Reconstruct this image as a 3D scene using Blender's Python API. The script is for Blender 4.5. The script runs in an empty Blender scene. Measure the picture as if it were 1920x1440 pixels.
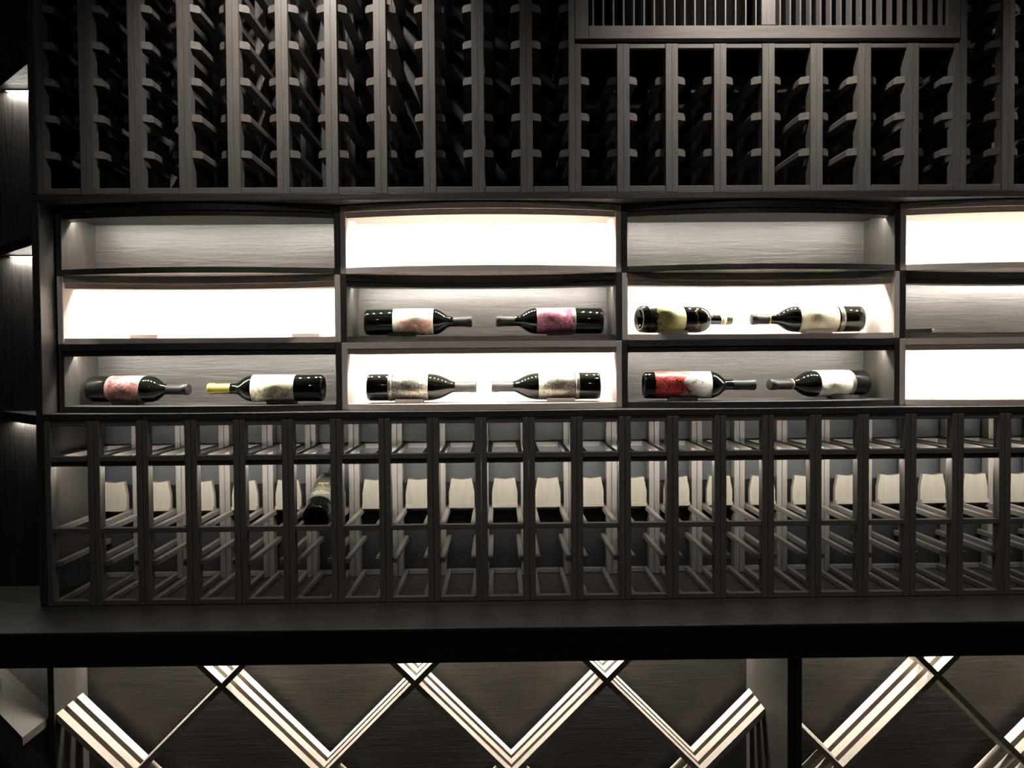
import bpy, bmesh, math, random
from mathutils import Vector, Matrix

random.seed(7)
scene = bpy.context.scene
C = scene.collection

# ------------------------------------------------------------------ camera
EYE = 1.57                      # eye height above the floor; the z values below count from the eye
F_PX = 1555.0                   # focal length in pixels of the 1920 wide frame
PITCH, YAW, ROLL = -0.02782603, 0.01483066, -0.00775643
fw = Vector((math.sin(YAW) * math.cos(PITCH), math.cos(YAW) * math.cos(PITCH), math.sin(PITCH)))
rt = Vector((math.cos(YAW), -math.sin(YAW), 0))
up = rt.cross(fw)
rt2 = rt * math.cos(ROLL) + up * math.sin(ROLL)
up2 = -rt * math.sin(ROLL) + up * math.cos(ROLL)
cd = bpy.data.cameras.new('camera')
cd.sensor_width = 36.0
cd.lens = F_PX / 1920 * 36.0
cd.clip_start = 0.05
cam = bpy.data.objects.new('camera', cd)
C.objects.link(cam)
M = Matrix((rt2, up2, -fw)).transposed().to_4x4()
M.translation = Vector((1.22236, -2.23551, EYE))
cam.matrix_world = M
scene.camera = cam

# ------------------------------------------------------------------ world, exposure
w = bpy.data.worlds.new('world')
scene.world = w
w.use_nodes = True
w.node_tree.nodes['Background'].inputs[0].default_value = (0.004, 0.004, 0.0045, 1)
w.node_tree.nodes['Background'].inputs[1].default_value = 1.0
vs = scene.view_settings
vs.view_transform = 'Standard'
vs.look = 'None'
vs.gamma = 1.0
vs.use_curve_mapping = False
vs.exposure = 0.0

LED_BOX = 3600.0                # radiance of the LED chips in the display boxes
LED_RACK = 2000.0               # behind the rail of the low rack
LED_BIN = 8000.0                # under the counter
LED_CORNER = 1000.0            # under the corner shelves
SPOT_W = 46.0                   # ceiling downlights, watts
FILL_W = 12.0                   # added unseen fill lamps that brighten the rack wall, watts
LED_COL = (1.0, 0.94, 0.83)

# ------------------------------------------------------------------ materials
MATS = {}


def nodes_of(name):
    m = bpy.data.materials.new(name)
    m.use_nodes = True
    nt = m.node_tree
    return m, nt, nt.nodes['Principled BSDF']


def wood(name, dark, light, axis, rough=0.45, bump=0.15, spec=0.4):
    """stained wood whose grain runs along the given axis"""
    key = (name, axis)
    if key in MATS:
        return MATS[key]
    m, nt, bs = nodes_of('%s_%s' % (name, axis))
    N = nt.nodes.new
    L = nt.links.new
    tc = N('ShaderNodeTexCoord')
    oi = N('ShaderNodeObjectInfo')
    sc = N('ShaderNodeVectorMath'); sc.operation = 'SCALE'
    cmb = N('ShaderNodeCombineXYZ')
    for i in range(3):
        L(oi.outputs['Random'], cmb.inputs[i])
    L(cmb.outputs[0], sc.inputs[0]); sc.inputs['Scale'].default_value = 7.0
    ad = N('ShaderNodeVectorMath'); ad.operation = 'ADD'
    L(tc.outputs['Object'], ad.inputs[0]); L(sc.outputs[0], ad.inputs[1])
    mp = N('ShaderNodeMapping')
    s = [55.0, 55.0, 55.0]
    s['XYZ'.index(axis)] = 4.0
    mp.inputs['Scale'].default_value = s
    L(ad.outputs[0], mp.inputs['Vector'])
    nz = N('ShaderNodeTexNoise')
    nz.inputs['Scale'].default_value = 1.6
    nz.inputs['Detail'].default_value = 5.0
    nz.inputs['Roughness'].default_value = 0.62
    nz.inputs['Distortion'].default_value = 0.9
    L(mp.outputs[0], nz.inputs['Vector'])
    cr = N('ShaderNodeValToRGB')
    cr.color_ramp.elements[0].position = 0.30
    cr.color_ramp.elements[0].color = (*dark, 1)
    cr.color_ramp.elements[1].position = 0.72
    cr.color_ramp.elements[1].color = (*light, 1)
    L(nz.outputs[0], cr.inputs[0])
    L(cr.outputs[0], bs.inputs['Base Color'])
    bp = N('ShaderNodeBump')
    bp.inputs['Strength'].default_value = bump
    bp.inputs['Distance'].default_value = 0.002
    L(nz.outputs[0], bp.inputs['Height'])
    L(bp.outputs[0], bs.inputs['Normal'])
    bs.inputs['Roughness'].default_value = rough
    bs.inputs['Specular IOR Level'].default_value = spec
    MATS[key] = m
    return m


def rackwood(axis): return wood('rack_wood', (0.098, 0.088, 0.081), (0.150, 0.137, 0.127), axis, 0.5, 0.2, 0.3)
def darkwood(axis): return wood('dark_wood', (0.021, 0.0186, 0.0168), (0.043, 0.0385, 0.035), axis, 0.40, 0.5, 0.6)
def palewood(axis): return wood('pale_wood', (0.50, 0.445, 0.415), (0.60, 0.545, 0.51), axis, 0.5, 0.12, 0.3)
def binwood(axis): return wood('bin_wood', (0.018, 0.0163, 0.0147), (0.032, 0.0292, 0.0265), axis, 0.5, 0.25, 0.3)
def boardwood(axis): return wood('board_wood', (0.155, 0.14, 0.117), (0.20, 0.181, 0.153), axis, 0.5, 0.15, 0.3)
def cornerwood(axis): return wood('corner_wood', (0.040, 0.036, 0.031), (0.062, 0.056, 0.049), axis, 0.55, 0.2, 0.3)
def slatwood(axis): return wood('slat_wood', (0.30, 0.265, 0.235), (0.38, 0.34, 0.305), axis, 0.5, 0.15, 0.3)


def plain(name, col, rough=0.5, metal=0.0, spec=0.5, coat=0.0, noise=0.0, nscale=30.0):
    if name in MATS:
        return MATS[name]
    m, nt, bs = nodes_of(name)
    bs.inputs['Base Color'].default_value = (*col, 1)
    bs.inputs['Roughness'].default_value = rough
    bs.inputs['Metallic'].default_value = metal
    bs.inputs['Specular IOR Level'].default_value = spec
    bs.inputs['Coat Weight'].default_value = coat
    nz = nt.nodes.new('ShaderNodeTexNoise')
    nz.inputs['Scale'].default_value = nscale
    tc = nt.nodes.new('ShaderNodeTexCoord')
    nt.links.new(tc.outputs['Object'], nz.inputs['Vector'])
    if noise > 0:
        mx = nt.nodes.new('ShaderNodeMix'); mx.data_type = 'RGBA'
        nt.links.new(nz.outputs[0], mx.inputs[0])
        mx.inputs[6].default_value = (*[c * (1 - noise) for c in col], 1)
        mx.inputs[7].default_value = (*[min(1, c * (1 + noise)) for c in col], 1)
        nt.links.new(mx.outputs[2], bs.inputs['Base Color'])
    mr = nt.nodes.new('ShaderNodeMapRange')
    mr.inputs[3].default_value = max(0.0, rough - 0.04)
    mr.inputs[4].default_value = min(1.0, rough + 0.04)
    nt.links.new(nz.outputs[0], mr.inputs[0])
    nt.links.new(mr.outputs[0], bs.inputs['Roughness'])
    MATS[name] = m
    return m


def glow(name, col, strength):
    if name in MATS:
        return MATS[name]
    m = bpy.data.materials.new(name)
    m.use_nodes = True
    nt = m.node_tree
    nt.nodes.remove(nt.nodes['Principled BSDF'])
    e = nt.nodes.new('ShaderNodeEmission')
    e.inputs[0].default_value = (*col, 1)
    e.inputs[1].default_value = strength
    nt.links.new(e.outputs[0], nt.nodes['Material Output'].inputs[0])
    MATS[name] = m
    return m


channel_mat = plain('aluminium_channel', (0.25, 0.25, 0.25), 0.45, 0.8)

# ------------------------------------------------------------------ helpers
CACHE = {}


def link(o, parent=None):
    C.objects.link(o)
    if parent is not None:
        o.parent = parent
    return o


def thing(name, label, cat, loc=(0, 0, 0), group=None):
    o = bpy.data.objects.new(name, None)
    o.empty_display_size = 0.05
    C.objects.link(o)
    o.location = Vector(loc) + Vector((0, 0, EYE))
    o['label'] = label
    o['category'] = cat
    if group:
        o['group'] = group
    return o


def tag(o, label, cat, group=None):
    o['label'] = label
    o['category'] = cat
    if group:
        o['group'] = group
    return o


def structure(o):
    o['kind'] = 'structure'
    return o


def mesh_from(bm, name, mat):
    me = bpy.data.meshes.new(name)
    bmesh.ops.recalc_face_normals(bm, faces=bm.faces)
    bm.to_mesh(me)
    bm.free()
    me.materials.append(mat)
    return me


def place(name, me, loc, parent=None):
    """loc is in eye-relative world coordinates"""
    o = bpy.data.objects.new(name, me)
    link(o, parent)
    v = Vector(loc) + Vector((0, 0, EYE))
    o.location = v - parent.location if parent is not None else v
    return o


def box_mesh(sx, sy, sz, mat, bev=0.0012):
    key = ('box', round(sx, 4), round(sy, 4), round(sz, 4), mat.name, bev)
    if key in CACHE:
        return CACHE[key]
    bm = bmesh.new()
    bmesh.ops.create_cube(bm, size=1.0)
    for v in bm.verts:
        v.co = Vector((v.co.x * sx, v.co.y * sy, v.co.z * sz))
    if bev > 0:
        bmesh.ops.bevel(bm, geom=bm.edges[:], offset=bev, segments=1, affect='EDGES')
    CACHE[key] = mesh_from(bm, 'box', mat)
    return CACHE[key]


def box(name, x0, x1, y0, y1, z0, z1, mat, parent=None, bev=0.0012):
    me = box_mesh(abs(x1 - x0), abs(y1 - y0), abs(z1 - z0), mat, bev)
    return place(name, me, ((x0 + x1) / 2, (y0 + y1) / 2, (z0 + z1) / 2), parent)


def prism_mesh(pts, axis, t, mat, key=None, bev=0.0):
    """pts: 2D polygon in the plane across the axis, extruded symmetric by t along it"""
    if key and key in CACHE:
        return CACHE[key]
    bm = bmesh.new()

    def co(p, h):
        a, b = p
        return {'X': (h, a, b), 'Y': (a, h, b), 'Z': (a, b, h)}[axis]
    lo = [bm.verts.new(co(p, -t / 2)) for p in pts]
    hi = [bm.verts.new(co(p, t / 2)) for p in pts]
    bm.faces.new(lo[::-1])
    bm.faces.new(hi)
    n = len(pts)
    for i in range(n):
        bm.faces.new((lo[i], lo[(i + 1) % n], hi[(i + 1) % n], hi[i]))
    if bev > 0:
        bmesh.ops.bevel(bm, geom=bm.edges[:], offset=bev, segments=1, affect='EDGES')
    me = mesh_from(bm, 'prism', mat)
    if key:
        CACHE[key] = me
    return me


def led_mesh(points, normal, mat, size=0.005):
    """square LED chips at the given points, facing along normal"""
    bm = bmesh.new()
    n = Vector(normal).normalized()
    u = Vector((1, 0, 0))
    v = n.cross(u).normalized()
    h = size / 2
    for p in points:
        p = Vector(p)
        f = bm.faces.new([bm.verts.new(p + u * a * h + v * b * h) for a, b in ((-1, -1), (1, -1), (1, 1), (-1, 1))])
        f.normal_update()
        if f.normal.dot(n) < 0:
            f.normal_flip()
    me = bpy.data.meshes.new('led_chips')
    bm.to_mesh(me)
    bm.free()
    me.materials.append(mat)
    return me


P = 0.13                        # column pitch of the wine racks
K = 24                          # columns built
XR = K * P
Z_LEDGE1 = (0.4335, 0.4515)
Z_LEDGE2 = (-0.1515, -0.1335)
Z_COUNTER = -0.652
Y_BACK = 0.33

# ------------------------------------------------------------------ room shell
wall_paint = plain('wall_paint', (0.030, 0.032, 0.036), 0.6, noise=0.1)
floor_mat = plain('floor_stone', (0.06, 0.055, 0.05), 0.4, noise=0.35, nscale=6)
ceil_mat = plain('ceiling_paint', (0.05, 0.05, 0.05), 0.7, noise=0.05)
CEIL = 1.30
X0R, X1R, Y0R = -1.3, 4.3, -4.2
structure(box('floor', X0R, X1R, Y0R, Y_BACK + 0.1, -EYE - 0.05, -EYE, floor_mat, bev=0))
structure(box('ceiling', X0R, X1R, Y0R, Y_BACK + 0.1, CEIL, CEIL + 0.05, ceil_mat, bev=0))
structure(box('wall_back', X0R, X1R, Y_BACK + 0.02, Y_BACK + 0.1, -EYE, CEIL, wall_paint, bev=0))
structure(box('wall_left', X0R - 0.08, X0R, Y0R, Y_BACK + 0.1, -EYE, CEIL, wall_paint, bev=0))
structure(box('wall_right', X1R, X1R + 0.08, Y0R, Y_BACK + 0.1, -EYE, CEIL, wall_paint, bev=0))
structure(box('wall_front', X0R, X1R, Y0R - 0.08, Y0R, -EYE, CEIL, wall_paint, bev=0))

# ------------------------------------------------------------------ ledges and end panel
me = box_mesh(XR + 0.02, Y_BACK - 0.0, 0.018, darkwood('X'))
o = place('ledge_board', me, (XR / 2 - 0.01, Y_BACK / 2, sum(Z_LEDGE1) / 2))
tag(o, 'long dark ledge board between the tall wine racks and the display boxes', 'shelf')
o = place('ledge_board', me, (XR / 2 - 0.01, Y_BACK / 2, sum(Z_LEDGE2) / 2))
tag(o, 'long dark ledge board under the display boxes, capping the low grid rack', 'shelf')
o = box('end_panel', -0.0205, -0.0005, 0.0, Y_BACK, Z_LEDGE1[1] + 0.0005, 1.26, darkwood('Z'))
tag(o, 'upright dark end panel closing the tall wine rack beside the corner shelves', 'panel')
o = box('end_panel', -0.0205, -0.0005, 0.0, Y_BACK, Z_LEDGE2[1] + 0.0005, Z_LEDGE1[0] - 0.0005, darkwood('Z'))
tag(o, 'dark end panel closing the stack of display boxes beside the corner shelves', 'panel')
o = box('end_panel', -0.0205, -0.0005, 0.0, Y_BACK, Z_COUNTER + 0.0005, Z_LEDGE2[0] - 0.0005, darkwood('Z'))
tag(o, 'short dark end panel standing on the counter at the end of the grid rack', 'panel')

# ------------------------------------------------------------------ tall upper racks
STW = 0.0158                    # half of a stile pair
ST_D = 0.036
RAIL0, RAILP = 0.5597, 0.0965
TOP_Z = 1.24
RAIL_H = 0.0195
RAIL_W = 0.024


def stile_mesh(z0, z1, rails):
    key = ('stile', round(z0, 3), round(z1, 3))
    if key in CACHE:
        return CACHE[key]
    zc = (z0 + z1) / 2
    pts = [(0, z0 - zc), (0, z1 - zc), (ST_D, z1 - zc)]
    for r in sorted(rails, reverse=True):
        b = r - RAIL_H / 2
        pts += [(ST_D, b + 0.004 - zc), (0.011, b + 0.002 - zc), (0.011, b - 0.002 - zc), (ST_D, b - 0.024 - zc)]
    pts.append((ST_D, z0 - zc))
    return prism_mesh(pts, 'X', STW, rackwood('Z'), key)


def rail_mesh(side, y0, y1, mitre=0.013):
    """side +1: fixed to the stile at its -x side, free edge towards +x"""
    key = ('rail', side, round(y0, 3), round(y1, 3), mitre)
    if key in CACHE:
        return CACHE[key]
    yc = (y0 + y1) / 2
    bm = bmesh.new()
    h, wd = RAIL_H / 2, RAIL_W
    prof = [(0, -h), (wd, -h), (wd, h - 0.006), (wd - 0.005, h), (0, h)]
    fr = [bm.verts.new((side * x, y0 - yc + mitre * x / wd, z)) for x, z in prof]
    bk = [bm.verts.new((side * x, y1 - yc, z)) for x, z in prof]
    n = len(prof)
    bm.faces.new(fr)
    bm.faces.new(bk[::-1])
    for i in range(n):
        bm.faces.new((fr[i], bk[i], bk[(i + 1) % n], fr[(i + 1) % n]))
    me = mesh_from(bm, 'rail', rackwood('Y'))
    CACHE[key] = me
    return me


def tall_rack(label, k0, k1, ztop):
    t = thing('wine_rack', label, 'wine rack', ((k0 + k1) / 2 * P, Y_BACK / 2, Z_LEDGE1[1]), 'upper wine racks')
    z0 = Z_LEDGE1[1]
    rows = [RAIL0 + RAILP * j for j in range(8) if RAIL0 + RAILP * j < ztop - 0.06]
    sm = stile_mesh(z0, ztop, rows)
    rear = box_mesh(STW, 0.034, ztop - z0, rackwood('Z'))
    zc = (z0 + ztop) / 2
    for k in range(k0, k1):
        xl, xr = k * P, (k + 1) * P
        for s, x in ((1, xl + STW / 2 + 0.0004), (-1, xr - STW / 2 - 0.0004)):
            place('stile', sm, (x, 0, zc), t)
            place('rear_stile', rear, (x, 0.285, zc), t)
        a, b = xl + STW + 0.0006, xr - STW - 0.0006
        box('cross_bar', a, b, 0.002, 0.018, z0 + 0.0004, z0 + 0.0165, rackwood('X'), t)
        if ztop < 1:
            box('cross_bar', a, b, 0.002, 0.018, ztop - 0.012, ztop, rackwood('X'), t)
        for r in rows:
            place('rail', rail_mesh(1, 0.0105, 0.30), (a, 0.155, r), t)
            place('rail', rail_mesh(-1, 0.0105, 0.30), (b, 0.155, r), t)
    box('back_panel', k0 * P + 0.001, k1 * P - 0.001, 0.31, Y_BACK - 0.001, z0 + 0.0004, ztop, plain('rack_back', (0.012, 0.012, 0.013), 0.6), t)
    return t


GR0, GR1 = 11, 19
tall_rack('wide tall wine rack running from the corner shelves to the vent grille', 0, GR0, TOP_Z)
tall_rack('short wine rack tucked underneath the slatted vent grille', GR0, GR1, 0.845)
tall_rack('narrow tall wine rack on the other side of the vent grille from the corner shelves', GR1, K, TOP_Z)

# ------------------------------------------------------------------ vent grille
gx0, gx1 = GR0 * P + 0.0006, GR1 * P - 0.0006
gz0 = 0.858
t = thing('vent_grille', 'framed vent grille of thin upright wooden slats above the short wine rack', 'vent', ((gx0 + gx1) / 2, 0.0, gz0))
gz1 = 1.22
xm = (gx0 + gx1) / 2
gy0, gy1 = 0.0, 0.022
gm = rackwood
box('frame_stile', gx0, gx0 + 0.036, gy0, gy1, gz0, gz1, gm('Z'), t)
box('frame_stile', xm - 0.019, xm + 0.019, gy0, gy1, gz0 + 0.0355, gz1 - 0.0355, gm('Z'), t)
box('frame_stile', gx1 - 0.036, gx1, gy0, gy1, gz0, gz1, gm('Z'), t)
box('frame_rail', gx0 + 0.0365, gx1 - 0.0365, gy0, gy1, gz0, gz0 + 0.035, gm('X'), t)
box('frame_rail', gx0 + 0.0365, gx1 - 0.0365, gy0, gy1, gz1 - 0.035, gz1, gm('X'), t)
for a, b in ((gx0 + 0.036, xm - 0.019), (xm + 0.019, gx1 - 0.036)):
    n = 17
    for i in range(n):
        x = a + (b - a) * (i + 0.5) / n
        box('slat', x - 0.002, x + 0.002, gy0 + 0.004, gy0 + 0.034, gz0 + 0.0355, gz1 - 0.0355, gm('Z'), t, bev=0.0004)
box('backing_board', gx0, gx1, 0.20, 0.215, gz0, gz1, plain('vent_black', (0.003, 0.003, 0.003), 0.8, 0, 0.1), t)
box('bottom_board', gx0, gx1, gy1 + 0.001, 0.1995, gz0 - 0.011, gz0 - 0.001, plain('vent_black', (0.003, 0.003, 0.003), 0.8, 0, 0.1), t)
for x in (gx0, gx1 - 0.014):
    box('side_board', x, x + 0.014, gy1 + 0.001, 0.1995, gz0, gz1, plain('vent_black', (0.003, 0.003, 0.003), 0.8, 0, 0.1), t)

# ------------------------------------------------------------------ display boxes
BX0, BW = 0.004, 0.78
BZ1, BH = 0.4315, 0.1882
Y_END, AMP = 0.073, 0.058
Y_BB = 0.268
VAL = 0.058
NSEG = 20


def front_y(u, s):
    return Y_END + s * AMP * (1 - (2 * u - 1) ** 2)


def curved_plate(x0, x1, s, dy0, y1, z0, z1, mat, follow=False):
    """plate whose front edge bows by s; y1 is the back (or an offset from the front when follow)"""
    zc = (z0 + z1) / 2
    xc = (x0 + x1) / 2
    bx0 = box_u0
    fr, bk = [], []
    for i in range(NSEG + 1):
        x = x0 + (x1 - x0) * i / NSEG
        u = (x - bx0) / BW
        y = front_y(u, s)
        fr.append((x - xc, y + dy0))
        bk.append((x - xc, y + y1 if follow else y1))
    pts = fr + bk[::-1]
    bm = bmesh.new()
    n = len(fr)
    zz = (z0 - zc, z1 - zc)
    F = [[bm.verts.new((p[0], p[1], z)) for p in fr] for z in zz]
    B = [[bm.verts.new((p[0], p[1], z)) for p in bk] for z in zz]
    for i in range(n - 1):
        bm.faces.new((F[0][i], F[0][i + 1], F[1][i + 1], F[1][i]))
        bm.faces.new((B[0][i + 1], B[0][i], B[1][i], B[1][i + 1]))
        bm.faces.new((F[1][i], F[1][i + 1], B[1][i + 1], B[1][i]))
        bm.faces.new((F[0][i + 1], F[0][i], B[0][i], B[0][i + 1]))
    for i in (0, n - 1):
        bm.faces.new((F[0][i], F[1][i], B[1][i], B[0][i]))
    return mesh_from(bm, 'curved_plate', mat), (xc, 0, zc)


box_labels = {
    (0, 0): 'dark empty display box bowing outward above the pale box nearest the corner shelves',
    (0, 1): 'brightly lit empty pale display box bowing outward above two bottles in a dark box',
    (0, 2): 'dark empty display box bowing outward above the pale box with two bottles',
    (0, 3): 'brightly lit empty pale display box above the dark box holding only a cradle',
    (1, 0): 'brightly lit empty pale display box with two bare cradles beside the corner shelves',
    (1, 1): 'dark display box curving inward with the white label and pink label bottles',
    (1, 2): 'pale glowing display box curving inward with the yellow label and cream label bottles',
    (1, 3): 'dark display box curving inward, holding one crooked cradle and no bottle',
    (2, 0): 'dark display box with a dusty rose label bottle and a gold capped bottle',
    (2, 1): 'pale glowing display box with two silver foil label bottles',
    (2, 2): 'dark display box with a red art label bottle and a plain white label bottle',
    (2, 3): 'brightly lit empty pale display box on the ledge above the grid rack',
}
FLOOR_Z = {}
led_box = glow('led_display', LED_COL, LED_BOX)
for r in range(3):
    s = (-1, 1, -1)[r]
    z1 = BZ1 - BH * r - 0.0005
    z0 = z1 - BH + 0.001
    for c in range(4):
        pale = (r + c) % 2 == 1
        wd = palewood if pale else darkwood
        lip = 0.033
        x0 = BX0 + BW * c + 0.0005
        x1 = x0 + BW - 0.001
        box_u0 = x0
        t = thing('display_box', box_labels[(r, c)], 'display box', ((x0 + x1) / 2, 0.16, z0), 'bowed display boxes')
        S = 0.0165
        me, lo = curved_plate(x0 + S, x1 - S, s, 0.0, Y_BB, z0, z0 + 0.016, wd('X'))
        place('bottom_board', me, lo, t)
        me, lo = curved_plate(x0 + S, x1 - S, s, 0.0, Y_BB, z1 - 0.0175, z1, wd('X'))
        place('top_board', me, lo, t)
        me, lo = curved_plate(x0 + S, x1 - S, s, 0.010, VAL, z1 - lip, z1 - 0.0176, wd('X'), True)
        place('valance', me, lo, t)
        box('side_board', x0, x0 + S - 0.0003, Y_END, Y_BB, z0, z1, wd('Z'), t)
        box('side_board', x1 - S + 0.0003, x1, Y_END, Y_BB, z0, z1, wd('Z'), t)
        box('back_board', x0, x1, Y_BB + 0.0003, Y_BB + 0.012, z0, z1, wd('X'), t)
        # LED strip behind the valance
        n = 28
        pts = []
        zl = z1 - 0.0215
        for i in range(n):
            x = x0 + S + 0.015 + (x1 - x0 - 2 * S - 0.03) * i / (n - 1)
            pts.append((x, front_y((x - x0) / BW, s) + VAL + 0.010, zl))
        xc = (x0 + x1) / 2
        me, lo = curved_plate(x0 + S + 0.004, x1 - S - 0.004, s, VAL + 0.004, VAL + 0.016, zl + 0.0004, z1 - 0.0176, channel_mat, True)
        cho = place('led_channel', me, lo, t)
        led = led_mesh([(p[0] - lo[0], p[1] - lo[1], p[2] - lo[2]) for p in pts], (0, 0.35, -1), led_box)
        lo_o = bpy.data.objects.new('led_chips', led)
        link(lo_o, cho)
        FLOOR_Z[(r, c)] = z0 + 0.016

# ------------------------------------------------------------------ low grid rack
ZA, ZB, ZC, ZD = -0.2475, -0.441, -0.533, -0.6368
t = thing('grid_rack', 'low grid wine rack with a backlit angled display row, standing on the counter', 'wine rack', (XR / 2, Y_BACK / 2, Z_COUNTER))
z0, z1 = Z_COUNTER + 0.0004, Z_LEDGE2[0] - 0.0004
fm = box_mesh(STW, 0.030, z1 - z0, rackwood('Z'))
rm = box_mesh(STW, 0.036, z1 - z0, rackwood('Z'))
zc = (z0 + z1) / 2
RW = 0.0135
board_pts = [(-0.0383, 0), (0.0383, 0), (0.0383, 0.046), (0.0305, 0.0885), (0, 0.0845), (-0.0305, 0.0885), (-0.0383, 0.046)]
board_me = prism_mesh(board_pts, 'Y', 0.016, boardwood('Z'), 'board')
lip_me = box_mesh(0.0766, 0.010, 0.012, boardwood('X'))
for k in range(K):
    xl, xr = k * P, (k + 1) * P
    for x in (xl + STW / 2 + 0.0005, xr - STW / 2 - 0.0005):
        place('stile', fm, (x, 0.015, zc), t)
        place('rear_stile', rm, (x, 0.287, zc), t)
    a, b = xl + STW + 0.0008, xr - STW - 0.0008
    xc = (a + b) / 2
    box('cross_bar', a, b, 0.002, 0.016, z1 - 0.015, z1, rackwood('X'), t)
    for zz in (ZA, ZB, ZD):
        box('cross_bar', a, b, 0.001, 0.016, zz - 0.0145, zz, rackwood('X'), t)
    box('light_valance', a, b, 0.003, 0.012, ZA - 0.0275, ZA - 0.0146, darkwood('X'), t)
    for zz in (ZA, ZD, ZB):
        box('back_bar', a + RW + 0.0004, b - RW - 0.0004, 0.292, 0.306, zz - 0.0145, zz, rackwood('X'), t)
    for zz in (ZA, ZB, ZC, ZD):
        y0 = 0.0165 if zz != ZC else 0.012
        for q in (a, b - RW):
            box('rail', q, q + RW, y0, 0.306, zz - 0.0145, zz, rackwood('Y'), t)
    d = place('display_board', board_me, (xc, 0.262, ZB + 0.0002), t)
    o = bpy.data.objects.new('foot_lip', lip_me)
    link(o, d)
    o.location = (0, -0.0132, 0.006)
slate = plain('slate_back', (0.014, 0.016, 0.0195), 0.6, noise=0.12, nscale=5)
lower_back = plain('lower_back', (0.016, 0.016, 0.017), 0.55, noise=0.1, nscale=5)  # neutral dark tone below a straight edge, bluer tone above it
o = box('back_panel', 0.001, XR - 0.001, 0.316, Y_BACK - 0.0005, -0.375, z1, slate, t)
o['label'] = 'slate grey back panel'
o = box('back_panel', 0.001, XR - 0.001, 0.316, Y_BACK - 0.0005, z0, -0.3755, lower_back, t)
o['label'] = 'lower back panel'
o = box('led_channel', 0.02, XR - 0.02, 0.032, 0.042, ZA - 0.0250, ZA - 0.0155, channel_mat, t)
led_rack = glow('led_rack', LED_COL, LED_RACK)
n = 100
pts = [(-(XR - 0.06) / 2 + (XR - 0.06) * i / (n - 1), 0.0056, -0.003) for i in range(n)]
link(bpy.data.objects.new('led_chips', led_mesh(pts, (0, 1, -0.18), led_rack)), o)

# ------------------------------------------------------------------ counter
Y_CF = -0.22
cpts = [(-0.03, Y_CF), (XR + 0.1, Y_CF), (XR + 0.1, Y_BACK), (-0.58, Y_BACK)]
me = prism_mesh([(x - 1.2, y) for x, y in cpts], 'Z', 0.008, darkwood('X'), None, 0.0015)
t = thing('countertop', 'long dark counter with a deep black front edge', 'counter', (1.2, 0.0, Z_COUNTER - 0.0874))
place('top_slab', me, (1.2, 0, Z_COUNTER - 0.0045), t)
blackwood = wood('black_wood', (0.006, 0.006, 0.006), (0.011, 0.010, 0.010), 'X', 0.5, 0.2, 0.3)
fb, ft = Z_COUNTER - 0.0874, Z_COUNTER - 0.009
box('front_fascia', -0.03, XR + 0.1, Y_CF + 0.001, Y_CF + 0.025, fb, ft, blackwood, t)
L = math.hypot(0.55, 0.55)
ob = place('corner_fascia', box_mesh(0.70, 0.024, ft - fb, blackwood), (-0.03 - 0.25 + 0.004, Y_CF + 0.25 + 0.022, (fb + ft) / 2), t)
ob.rotation_euler = (0, 0, math.radians(-45))

# ------------------------------------------------------------------ diamond bins
led_bin = glow('led_bin', (1.0, 0.92, 0.78), LED_BIN)
BIN_TOP = Z_COUNTER - 0.032
BIN_BOT = -EYE + 0.09
LAT_Y = [(0.030, 0.064), (0.085, 0.119), (0.140, 0.174)]
S_D = 0.5300
SL_T = 0.015


def clip_line(px, pz, dx, dz, x0, x1, z0, z1):
    t0, t1 = -9.0, 9.0
    for p, d, lo, hi in ((px, dx, x0, x1), (pz, dz, z0, z1)):
        a, b = (lo - p) / d, (hi - p) / d
        if a > b:
            a, b = b, a
        t0, t1 = max(t0, a), min(t1, b)
    return t0, t1


def slat_poly(px, pz, sgn, x0, x1, z0, z1):
    """45 degree slat through (px, pz), cut square to the bin walls"""
    hv = SL_T / 2 * math.sqrt(2)
    t0, t1 = clip_line(px, pz, 1, sgn, x0, x1, z0 - hv, z1 + hv)
    if t1 - t0 < 0.02:
        return None
    xa, xb = px + t0, px + t1
    za, zb = pz + sgn * t0, pz + sgn * t1
    poly = [(xa, za - hv), (xb, zb - hv), (xb, zb + hv), (xa, za + hv)]
    out = []
    for lim, keep in ((z1, -1), (z0, 1)):
        out = []
        n = len(poly)
        for i in range(n):
            p, q = poly[i], poly[(i + 1) % n]
            ip = (p[1] - lim) * keep >= 0
            iq = (q[1] - lim) * keep >= 0
            if ip:
                out.append(p)
            if ip != iq:
                f = (lim - p[1]) / (q[1] - p[1])
                out.append((p[0] + f * (q[0] - p[0]), lim))
        poly = out
        if len(poly) < 3:
            return None
    return poly


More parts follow.
